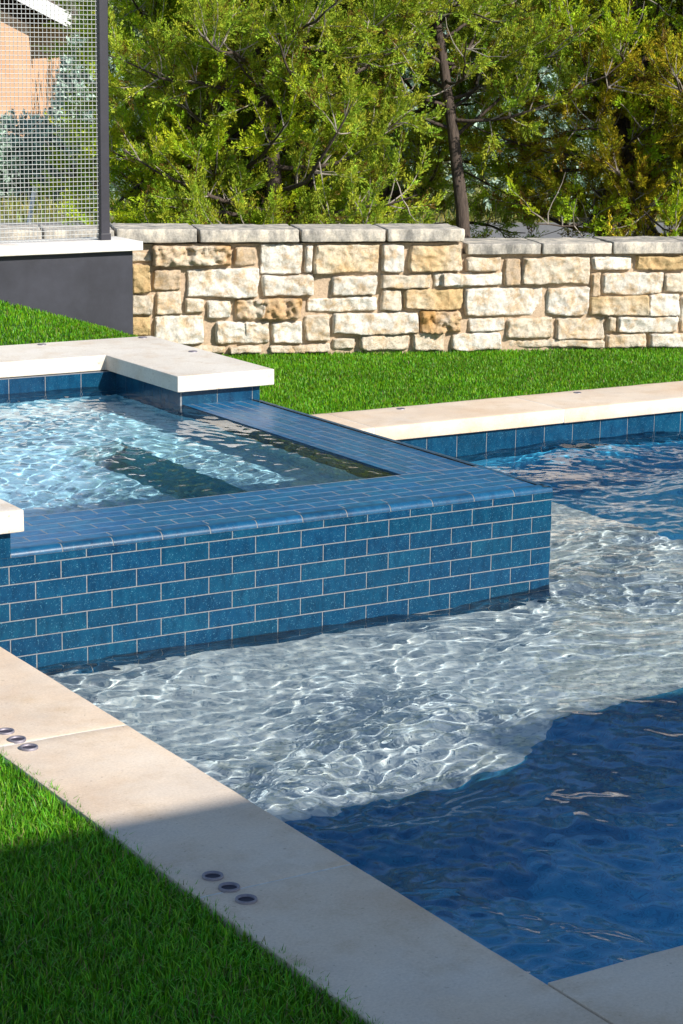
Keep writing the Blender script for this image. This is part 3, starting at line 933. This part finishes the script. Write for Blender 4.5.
def blades(name, X, Y, Z0, hmin, hmax, wid, base_a, base_b, lean=0.55, straw=0.04, segs=2):
    n = len(X)
    h = rng.uniform(hmin, hmax, n); a = rng.uniform(0, 2 * np.pi, n); le = rng.uniform(0.05, lean, n) * h
    wd = wid * rng.uniform(0.7, 1.25, n)
    b = a + rng.uniform(-0.9, 0.9, n) + np.pi / 2
    dx, dy = np.cos(a), np.sin(a); ex, ey = np.cos(b), np.sin(b)
    P = np.stack([X, Y, Z0], -1)
    D = np.stack([dx, dy, 0 * dx], -1); E_ = np.stack([ex, ey, 0 * ex], -1) * (wd / 2)[:, None]
    Zv = np.array((0, 0, 1.0))
    m1 = P + D * (le * 0.35)[:, None] + Zv * (h * 0.6)[:, None]
    m2 = P + D * le[:, None] + Zv * (h * (1 - 0.25 * (le / h) ** 2))[:, None]
    V = np.stack([P - E_, P + E_, m1 + E_ * 0.85, m1 - E_ * 0.85, m2], 1).reshape(-1, 3)
    i = np.arange(n)[:, None] * 5
    Fq = i + np.array([[0, 1, 2, 3]]); Ft = i + np.array([[3, 2, 4]])
    t = rng.uniform(0, 1, (n, 1))
    c = np.array(base_a) * (1 - t) + np.array(base_b) * t
    c = c * rng.uniform(0.55, 1.4, (n, 1))
    c = c * (1 + 0.16 * np.sin(5.1 * X + 2.3 * np.sin(3.3 * Y)) * np.sin(6.7 * Y + 1.7 * np.sin(4.1 * X)))[:, None]
    c[:, 0] *= rng.uniform(0.7, 1.7, n)
    s = rng.uniform(0, 1, n) < straw
    c[s] = np.array((0.22, 0.20, 0.07)) * rng.uniform(0.7, 1.2, (s.sum(), 1))
    o = obj(name, np_mesh(name, V, [Fq, Ft], np.repeat(c, 5, 0)), [M_grass])
    tag(o, kind='stuff')
    return o
def scatter(x0, x1, y0, y1, dens):
    n = int((x1 - x0) * (y1 - y0) * dens)
    return rng.uniform(x0, x1, n), rng.uniform(y0, y1, n)
GA, GB = (0.060, 0.270, 0.008), (0.125, 0.390, 0.014)
ex = XI - CW
xa, ya = scatter(-3.25, ex + 0.015, -3.1, -0.75, 40000)
xb2, yb2 = scatter(-6.4, ex + 0.006, -5.0, 2.8, 3200)
keep = ~((xb2 > -3.25) & (yb2 > -3.1) & (yb2 < -0.75))
xa = np.concatenate([xa, xb2[keep]]); ya = np.concatenate([ya, yb2[keep]])
blades('near_turf_grass', xa, ya, np.full(len(xa), -0.026), 0.020, 0.040, 0.0028, GA, GB, 0.95, 0.07)
xa, ya = scatter(-2.6, 5.2, YB + CW + 0.045, 4.9, 15000)
k_ = inlawn(xa, ya)
xa, ya = xa[k_], ya[k_]
blades('far_turf_grass', xa, ya, berm(xa, ya), 0.012, 0.024, 0.0042, (0.055, 0.220, 0.004), (0.115, 0.310, 0.006), 0.7, 0.03)
# road behind the wall
RA, RB_ = np.array((3.70, 12.69)), np.array((7.995, 10.955))
rd = (RB_ - RA) / np.linalg.norm(RB_ - RA); rn = np.array((rd[1], -rd[0]))    # rn towards the viewer
bm = bmesh.new()
pts = []
for k in range(-8, 9):
    pts.append((RA + rd * k * 8, RA + rd * k * 8 + rn * 4.2))
vv = [(bm.verts.new((a[0], a[1], -0.105)), bm.verts.new((b[0], b[1], -0.105))) for a, b in pts]
for a, b in zip(vv[:-1], vv[1:]):
    bm.faces.new([a[0], a[1], b[1], b[0]])
rdo = from_bm('road', bm, M_asph)
tag(rdo, kind='structure')
def verge(sa, sb, d0, d1, n):
    s = rng.uniform(sa, sb, n); d = rng.uniform(d0, d1, n)
    P = RA[None] + rd[None] * s[:, None] - rn[None] * d[:, None]
    return P[:, 0], P[:, 1]
xv, yv = verge(-14, 16, 0.05, 3.0, 26000)
blades('verge_grass', xv, yv, terrain(xv, yv) - 0.01, 0.05, 0.16, 0.012, (0.10, 0.17, 0.02), (0.20, 0.24, 0.05), 0.9, 0.25)

# ------------------------------------------------------------------ trees and shrubs
def tubes(paths, sides=6):
    V, F, n0 = [], [], 0
    for P, rad in paths:
        P = np.asarray(P, float); n = len(P)
        T = np.gradient(P, axis=0); T /= np.linalg.norm(T, axis=1)[:, None] + 1e-9
        ref = np.array((0.31, 0.17, 0.93)) if abs(T[0][2]) < 0.8 else np.array((1.0, 0.1, 0))
        A = np.cross(T, ref); A /= np.linalg.norm(A, axis=1)[:, None] + 1e-9
        B = np.cross(T, A)
        an = np.arange(sides) * 2 * np.pi / sides
        ring = P[:, None] + (A[:, None] * np.cos(an)[None, :, None] + B[:, None] * np.sin(an)[None, :, None]) * np.asarray(rad)[:, None, None]
        V.append(ring.reshape(-1, 3))
        idx = n0 + np.arange(n * sides).reshape(n, sides)
        nx = np.roll(idx, -1, 1)
        F.append(np.stack([idx[:-1], nx[:-1], nx[1:], idx[1:]], -1).reshape(-1, 4))
        n0 += n * sides
    return np.concatenate(V), np.concatenate(F)
def unit(v):
    return v / (np.linalg.norm(v, axis=-1, keepdims=True) + 1e-9)
def curve(p, d, L, n, up_, wig, r):
    """a wandering branch"""
    P = [np.array(p, float)]; d = unit(np.array(d, float))
    for k in range(n):
        d = unit(d + np.array((0, 0, up_)) / n + r.normal(0, wig, 3))
        P.append(P[-1] + d * L / n)
    return np.array(P)
def leaflets(O, D, nper, length, width, plume, tints, r):
    """feathery plumes: O origins, D directions (n,3); nper slim leaf faces per plume"""
    n = len(O)
    A = unit(np.cross(D, r.normal(size=(n, 3)))); B = np.cross(D, A)
    t = r.uniform(0.0, 1.0, (n, nper)); ph = r.uniform(0, 2 * np.pi, (n, nper)); sp_ = r.uniform(0.35, 0.95, (n, nper))
    rad = A[:, None] * np.cos(ph)[..., None] + B[:, None] * np.sin(ph)[..., None]
    P = O[:, None] + D[:, None] * (t * plume[:, None])[..., None] + rad * (0.012 * (1 - t))[..., None]
    ld_ = unit(D[:, None] + rad * sp_[..., None])
    L = length * r.uniform(0.6, 1.3, (n, nper)) * (1.1 - 0.55 * t)
    side = unit(np.cross(ld_, r.normal(size=(n, nper, 3)))) * width * 0.5
    tip = P + ld_ * L[..., None]
    mid = P + ld_ * (L * 0.45)[..., None]
    V = np.stack([P, mid + side, tip, mid - side], 2).reshape(-1, 3)
    F = np.arange(len(V)).reshape(-1, 4)
    c = np.repeat((tints[:, None] * r.uniform(0.75, 1.25, (n, nper, 1))).reshape(-1, 3), 4, 0)
    return V, F, c
def cedar(base, H, spread, seed, label, tint=(0.155, 0.185, 0.012), limbs=46, low=0.12, lean=(0, 0), stems=1, trunk_r=0.06, dens=1.0,
          tv=0.28, group='cedars behind the stone wall', open_=0.0, dry=0.1):
    r = np.random.default_rng(seed)
    base = np.array(base, float)
    wood, twig = [], []
    SO, SD = [], []
    tops = []
    for sidx in range(stems):
        d = np.array((lean[0], lean[1], 1.0)) + (r.normal(0, 0.16, 3) * (1, 1, 0) if stems > 1 else 0)
        P = curve(base + r.normal(0, 0.03, 3) * (1, 1, 0), d, H, 14, 0.25, 0.07, r)
        tr = trunk_r * (1 if sidx == 0 else 0.7)
        wood.append((P, np.linspace(tr * 1.1, tr * 0.12, len(P))))
        tops.append(P)
    dens *= 1.3
    for k in range(int(limbs * dens)):
        P = tops[k % stems]
        t = low + (1 - low) * ((k + r.uniform(0, 1)) / (limbs * dens)) ** 0.9
        i = min(len(P) - 2, int(t * (len(P) - 1))); fr = t * (len(P) - 1) - i
        p = P[i] * (1 - fr) + P[i + 1] * fr
        az = k * 2.39996 + r.uniform(-0.5, 0.5)
        prof = (0.55 + 0.9 * math.sin(math.pi * min(1, (t * 0.85 + 0.18)))) / 1.4
        L = spread * prof * r.uniform(0.65, 1.15) * (1 - 0.35 * t)
        el = r.uniform(-0.15, 0.65)
        q = curve(p, (math.cos(az), math.sin(az), el), L, 9, 0.35, 0.13, r)
        wood.append((q, np.linspace(max(0.007, trunk_r * 0.34 * (1 - 0.6 * t)), 0.003, len(q))))
        ns = max(5, int(L / 0.072))
        for m in range(ns):
            tt = r.uniform(0.22, 1.0)
            j = min(8, int(tt * 9)); p2 = q[j]
            dirn = unit(q[min(9, j + 1)] - q[max(0, j - 1)])
            sd_ = unit(dirn * 0.8 + r.normal(0, 0.65, 3) + np.array((0, 0, 0.35)))
            Ls = r.uniform(0.18, 0.42) * (0.7 + 0.3 * spread)
            s_ = curve(p2, sd_, Ls, 5, 0.35, 0.16, r)
            twig.append((s_, np.linspace(0.0042, 0.0014, len(s_))))
            if r.uniform() < open_:
                continue
            for g in range(int(r.integers(13, 20))):
                u = r.uniform(0.25, 1.0) * 5; j2 = min(4, int(u)); pp = s_[j2] * (1 - (u - j2)) + s_[min(5, j2 + 1)] * (u - j2)
                dd = unit(unit(s_[min(5, j2 + 1)] - s_[max(0, j2 - 1)]) + r.normal(0, 0.5, 3) + np.array((0, 0, 0.25)))
                SO.append(pp); SD.append(dd)
    SO, SD = np.array(SO), np.array(SD)
    n = len(SO)
    tn = np.array(tint)[None] * (1 + tv * r.normal(0, 1, (n, 1)) * 0.6)
    tn = np.clip(tn, 0.010, 0.75)
    tn[:, 0] *= r.uniform(0.72, 1.18, n)
    dm = r.uniform(0, 1, n) < dry
    tn[dm] = np.array((0.17, 0.105, 0.02)) * r.uniform(0.6, 1.3, (dm.sum(), 1))
    V, F, c = leaflets(SO, SD, 38, 0.024, 0.0062, r.uniform(0.06, 0.14, n), tn, r)
    print('sprays', label, n)
    t = empty('cedar_tree', tuple(base))
    tag(t, label, 'tree', group)
    inv = Matrix.Translation(tuple(-base))
    v, f_ = tubes(wood, 7)
    o = obj('trunk', np_mesh('trunk', v, [f_]), [M_bark], t, True); o.matrix_parent_inverse = inv
    v2, f2 = tubes(twig, 4)
    n0 = len(V)
    me = np_mesh('crown', np.concatenate([V, v2]), [np.concatenate([F, f2 + n0])],
                 np.concatenate([c, np.tile((0.3, 0.26, 0.22), (len(v2), 1))]), np.concatenate([np.zeros(len(F)), np.ones(len(f2))]))
    o = obj('crown', me, [M_leaf, M_twig], t); o.matrix_parent_inverse = inv
    return t
def gp(px, dist, z=-0.12):
    p = at(px, 200, dist)
    return (p.x, p.y, z)
Y1, Y2, Y3 = (0.41, 0.50, 0.022), (0.34, 0.41, 0.034), (0.44, 0.385, 0.022)
cedar(gp(200, 12.6), 2.9, 1.05, 21, 'dense bright green cedar just right of the black fence post', Y1, 64, 0.03, stems=2, dry=0.02, dens=1.25)
cedar(gp(290, 12.4), 3.1, 1.15, 22, 'bushy cedar with bare grey twigs in the middle of the cedar row', Y2, 54, 0.05, stems=3, dens=1.15)
cedar(gp(395, 13.6), 3.0, 1.05, 27, 'cedar with a thin hidden trunk, left of the dark bare trunk', Y2, 50, 0.06, stems=2)
cedar(gp(474, 12.6), 3.3, 1.15, 23, 'cedar with a dark bare lower trunk rising above the step in the wall', Y2, 44, 0.33, lean=(0.03, 0), trunk_r=0.045, open_=0.2)
cedar(gp(585, 13.2), 3.1, 1.15, 24, 'yellowish cedar with leaning open branches, right of the dark bare trunk', Y1, 52, 0.14, lean=(0.16, 0.0), trunk_r=0.045, open_=0.1, dry=0.15)
cedar(gp(680, 12.9), 3.0, 1.10, 25, 'cedar with browning yellow sprays at the right edge of the row', Y3, 56, 0.06, stems=2, dry=0.22)
cedar(gp(790, 13.4), 3.0, 1.15, 26, 'cedar beyond the right edge of the picture', Y2, 46, 0.06, stems=2)
def bush(base, size, seed, label, tint, n=5200, leaf=(0.075, 0.03), cat='shrub', name='shrub', group=None, stems=9):
    r = np.random.default_rng(seed)
    base = np.array(base, float); sx, sy, sz = size
    lobes = r.normal(0, 0.42, (9, 3)) * np.array((sx, sy, sz * 0.6)) + np.array((0, 0, sz * 0.55))
    lr = r.uniform(0.35, 0.6, 9)
    k = r.integers(0, 9, n)
    d = unit(r.normal(size=(n, 3)))
    O = base + lobes[k] + d * (lr[k] * r.uniform(0.35, 1.0, n) ** 0.5)[:, None] * np.array((sx, sy, sz)) * 0.75
    O[:, 2] = np.maximum(O[:, 2], base[2] + 0.03)
    D = unit(d + r.normal(0, 0.6, (n, 3)) + np.array((0, 0, 0.4)))
    tn = np.array(tint)[None] * np.clip(1 + 0.35 * r.normal(0, 1, (n, 1)), 0.35, 1.9)
    V, F, c = leaflets(O, D, 6, leaf[0], leaf[1], np.full(n, leaf[0] * 1.6), tn, r)
    t = empty(name, tuple(base)); tag(t, label, cat, group)
    inv = Matrix.Translation(tuple(-base))
    ws = [(curve(base, r.normal(0, 0.4, 3) + np.array((0, 0, 1.2)), sz * r.uniform(0.6, 1.1), 6, 0.2, 0.15, r), np.linspace(0.03, 0.006, 7)) for _ in range(stems)]
    v, f_ = tubes(ws, 5)
    o = obj('trunk', np_mesh('trunk', v, [f_]), [M_bark], t, True); o.matrix_parent_inverse = inv
    o = obj('crown', np_mesh('crown', V, [F], c), [M_leaf], t); o.matrix_parent_inverse = inv
    return t
def tz(px, dist):
    p = at(px, 200, dist)
    return (p.x, p.y, float(terrain(np.array(p.x), np.array(p.y))))
DG, TG, GG, OG = (0.20, 0.27, 0.11), (0.40, 0.52, 0.42), (0.32, 0.38, 0.20), (0.40, 0.42, 0.18)
for px, d, s, tint, lab in (
        (5, 24, (0.9, 0.9, 0.62), TG, 'grey green bush seen through the wire mesh under the orange house wall'),
        (78, 23, (0.42, 0.6, 1.25), TG, 'dark tall shrub seen through the wire mesh in front of the orange house'),
        (140, 25, (0.7, 1.0, 2.6), GG, 'dark shrub behind the black fence post'),
        (250, 24, (1.6, 1.2, 2.6), DG, 'dark shrub deep in the gap behind the bushy middle cedar'),
        (345, 22, (0.9, 0.9, 1.5), TG, 'pale blue green shrub glimpsed left of the dark bare trunk'),
        (420, 26, (1.5, 1.2, 2.5), GG, 'mid green shrub far behind the dark bare trunk'),
        (520, 21.5, (1.1, 0.9, 1.5), TG, 'pale blue green shrub glimpsed right of the dark bare trunk'),
        (585, 27, (1.6, 1.3, 2.6), DG, 'dark shrub far behind the leaning cedar branches'),
        (655, 22.5, (0.7, 0.7, 1.0), (0.06, 0.15, 0.12), 'small teal shrub behind the browning cedar'),
        (740, 26, (1.8, 1.3, 2.7), GG, 'mid green shrub beyond the right edge of the picture'),
        (170, 29, (1.8, 1.4, 3.1), OG, 'olive shrub far behind the dense bright green cedar'),
        (490, 31, (2.0, 1.4, 3.2), OG, 'olive shrub farthest behind the step in the wall'),
        (655, 32, (2.0, 1.5, 3.4), OG, 'olive shrub farthest behind the browning cedar')):
    bush(tz(px, d), s, int(px * 7 + d), lab, tint, 3600, (0.09, 0.036), group='shrubs across the road')
# wooded hillside far behind: one mass
r = np.random.default_rng(5)
VV, FF, CC, nb = [], [], [], 0
for k in range(46):
    px = r.uniform(-500, 1200); d = r.uniform(38, 75)
    b = np.array(tz(px, d)); sz = r.uniform(3.2, 6.0)
    n = 900
    dd = unit(r.normal(size=(n, 3)))
    O = b + np.array((0, 0, sz * 0.5)) + dd * np.array((sz * 0.42, sz * 0.42, sz * 0.55)) * (r.uniform(0.3, 1, (n, 1)) ** 0.4) * (1 + 0.25 * np.sin(dd[:, :1] * 5 + k))
    tn = np.array((0.33, 0.34, 0.18)) * r.uniform(0.6, 1.7) * np.clip(1 + 0.3 * r.normal(0, 1, (n, 1)), 0.4, 1.8)
    a, b_, c = leaflets(O, unit(dd + np.array((0, 0, 0.4))), 5, 0.30, 0.14, np.full(n, 0.4), tn, r)
    VV.append(a); FF.append(b_ + nb); CC.append(c); nb += len(a)
tag(obj('far_woods', np_mesh('far_woods', np.concatenate(VV), [np.concatenate(FF)], np.concatenate(CC)), [M_leaf]), kind='stuff')

# ------------------------------------------------------------------ far house seen through the mesh
hd = 29.0
hp = at(70, 24, hd)                                        # eave corner of the gable
hx = np.array((rt0.x, rt0.y)); hy = np.array((math.sin(yaw), math.cos(yaw)))
def hpt(u, v, z):
    return (hp.x + hx[0] * u + hy[0] * v, hp.y + hx[1] * u + hy[1] * v, z)
house = empty('house', hpt(-4, 0, -1.0))
tag(house, 'house with an orange brick gable and white roof edge seen through the wire mesh', 'house')
HI = Matrix.Translation(tuple(-Vector(hpt(-4, 0, -1.0))))
def hch(o):
    o.matrix_parent_inverse = HI; return o
ez = hp.z; sl = 0.50; wdt = 9.0
def m_brick():
    m, nt, b = mat('orange_brick')
    p = pos(nt)
    n = nz(nt, p, 5, 5, 0.7)
    nt.links.new(ramp(nt, n, [(0.3, (0.56, 0.32, 0.18)), (0.7, (0.68, 0.43, 0.27))]), b.inputs['Base Color'])
    b.inputs['Roughness'].default_value = 0.9
    return m
M_brick = m_brick()
M_trim = m_plain('white_trim', (0.78, 0.77, 0.74), 0.5, nscale=10, namp=0.05)
M_roof = m_plain('brown_shingle', (0.11, 0.085, 0.07), 0.9, nscale=8)
bm = bmesh.new()
pr = [(-0.55, -1.6), (-0.55, ez - 0.02 + 0.0), (-wdt / 2, ez - 0.02 + sl * (wdt / 2 - 0.55)), (-wdt + 0.55, ez - 0.02), (-wdt + 0.55, -1.6)]
fr = [bm.verts.new(hpt(u, 0.0, z)) for u, z in pr]; bk = [bm.verts.new(hpt(u, 8.0, z)) for u, z in pr]
bm.faces.new(fr); bm.faces.new(bk[::-1])
for k in range(5):
    bm.faces.new([fr[k], bk[k], bk[(k + 1) % 5], fr[(k + 1) % 5]])
bmesh.ops.recalc_face_normals(bm, faces=bm.faces)
hch(from_bm('wall', bm, M_brick, house))
for sgn in (0, 1):
    bm = bmesh.new()
    def roofpt(a, v, dz):        # a 0 at the eave, 1 at the ridge
        u = -a * wdt / 2 if sgn == 0 else -wdt + a * wdt / 2
        return hpt(u, v, ez + a * sl * wdt / 2 + dz)
    q = [bm.verts.new(roofpt(a, v, dz)) for dz in (0.02, 0.20) for a, v in ((0, -0.2), (1, -0.2), (1, 8.4), (0, 8.4))]
    for t4 in ((0, 1, 2, 3), (4, 5, 6, 7), (0, 1, 5, 4), (1, 2, 6, 5), (2, 3, 7, 6), (3, 0, 4, 7)):
        bm.faces.new([q[i] for i in t4])
    bmesh.ops.recalc_face_normals(bm, faces=bm.faces)
    hch(from_bm('roof', bm, M_roof, house))
    bm = bmesh.new()
    q = [bm.verts.new(roofpt(a, v, dz)) for dz in (-0.04, 0.16) for a, v in ((-0.01, -0.26), (1, -0.26), (1, -0.205), (-0.01, -0.205))]
    for t4 in ((0, 1, 2, 3), (4, 5, 6, 7), (0, 1, 5, 4), (1, 2, 6, 5), (2, 3, 7, 6), (3, 0, 4, 7)):
        bm.faces.new([q[i] for i in t4])
    bmesh.ops.recalc_face_normals(bm, faces=bm.faces)
    hch(from_bm('roof_trim', bm, M_trim, house))
# leaning stake by the road, seen through the mesh
a = Vector(at(20, 222, 15.5)); b = Vector(at(35, 186, 15.5)); a.z = -0.12
stk = empty('marker_stake', tuple(a)); tag(stk, 'leaning stake with a white top and dark foot by the road, seen through the mesh', 'stake')
SI = Matrix.Translation(tuple(-a))
for nm, p, q, m in (('foot', a, a.lerp(b, 0.42), M_pole), ('top', a.lerp(b, 0.42), b, M_trim)):
    v, f_ = tubes([(np.linspace(np.array(p), np.array(q), 4), np.full(4, 0.017))], 8)
    o = obj(nm, np_mesh(nm, v, [f_]), [m], stk, True); o.matrix_parent_inverse = SI

# ------------------------------------------------------------------ the covered patio behind the viewer, whose roof shades the near corner
SHY = -1.51
RH = 3.0
ey = SHY - (RH + 0.22) * math.cos(AZ) / math.tan(EL)
pat = empty('covered_patio', (0, ey - 2, 0))
tag(pat, 'open roofed patio pavilion behind the viewer, whose eave shades the near coping', 'patio')
PI_ = Matrix.Translation((0, -(ey - 2), 0))
def pch(o):
    o.matrix_parent_inverse = PI_; return o
M_stucco = m_plain('cream_stucco', (0.55, 0.50, 0.42), 0.9, nscale=20, namp=0.1)
pch(box('roof', (-12, ey - 4.2, RH), (0.50, ey, RH + 0.22), M_roof, pat))
pch(box('roof', (0.504, ey - 4.2, RH + 0.02), (12, ey + 0.22, RH + 0.26), M_roof, pat))
for x in (-8.5, -1.5, 3.5, 9.0):
    for y in (ey - 0.6, ey - 3.9):
        pch(box('post', (x - 0.12, y, -0.06), (x + 0.12, y + 0.24, RH), M_stucco, pat, 0.01))
pav = strip('patio_paving', np.linspace(-12, 12, 3), np.linspace(ey - 4, ey + 0.35, 3), lambda x, y: -0.02 + 0 * x, M_cop)
tag(pav, kind='structure')
# ------------------------------------------------------------------ render settings
sc.view_settings.view_transform = 'Standard'
sc.view_settings.look = 'None'
sc.view_settings.exposure = 0.72
sc.view_settings.gamma = 1.0
sc.render.engine = 'CYCLES'
cy = sc.cycles
cy.use_denoising = True
cy.max_bounces = 10
cy.diffuse_bounces = 3
cy.glossy_bounces = 4
cy.transmission_bounces = 6
cy.transparent_max_bounces = 8
cy.caustics_reflective = True
cy.caustics_refractive = True
cy.sample_clamp_indirect = 6.0
cy.blur_glossy = 0.3
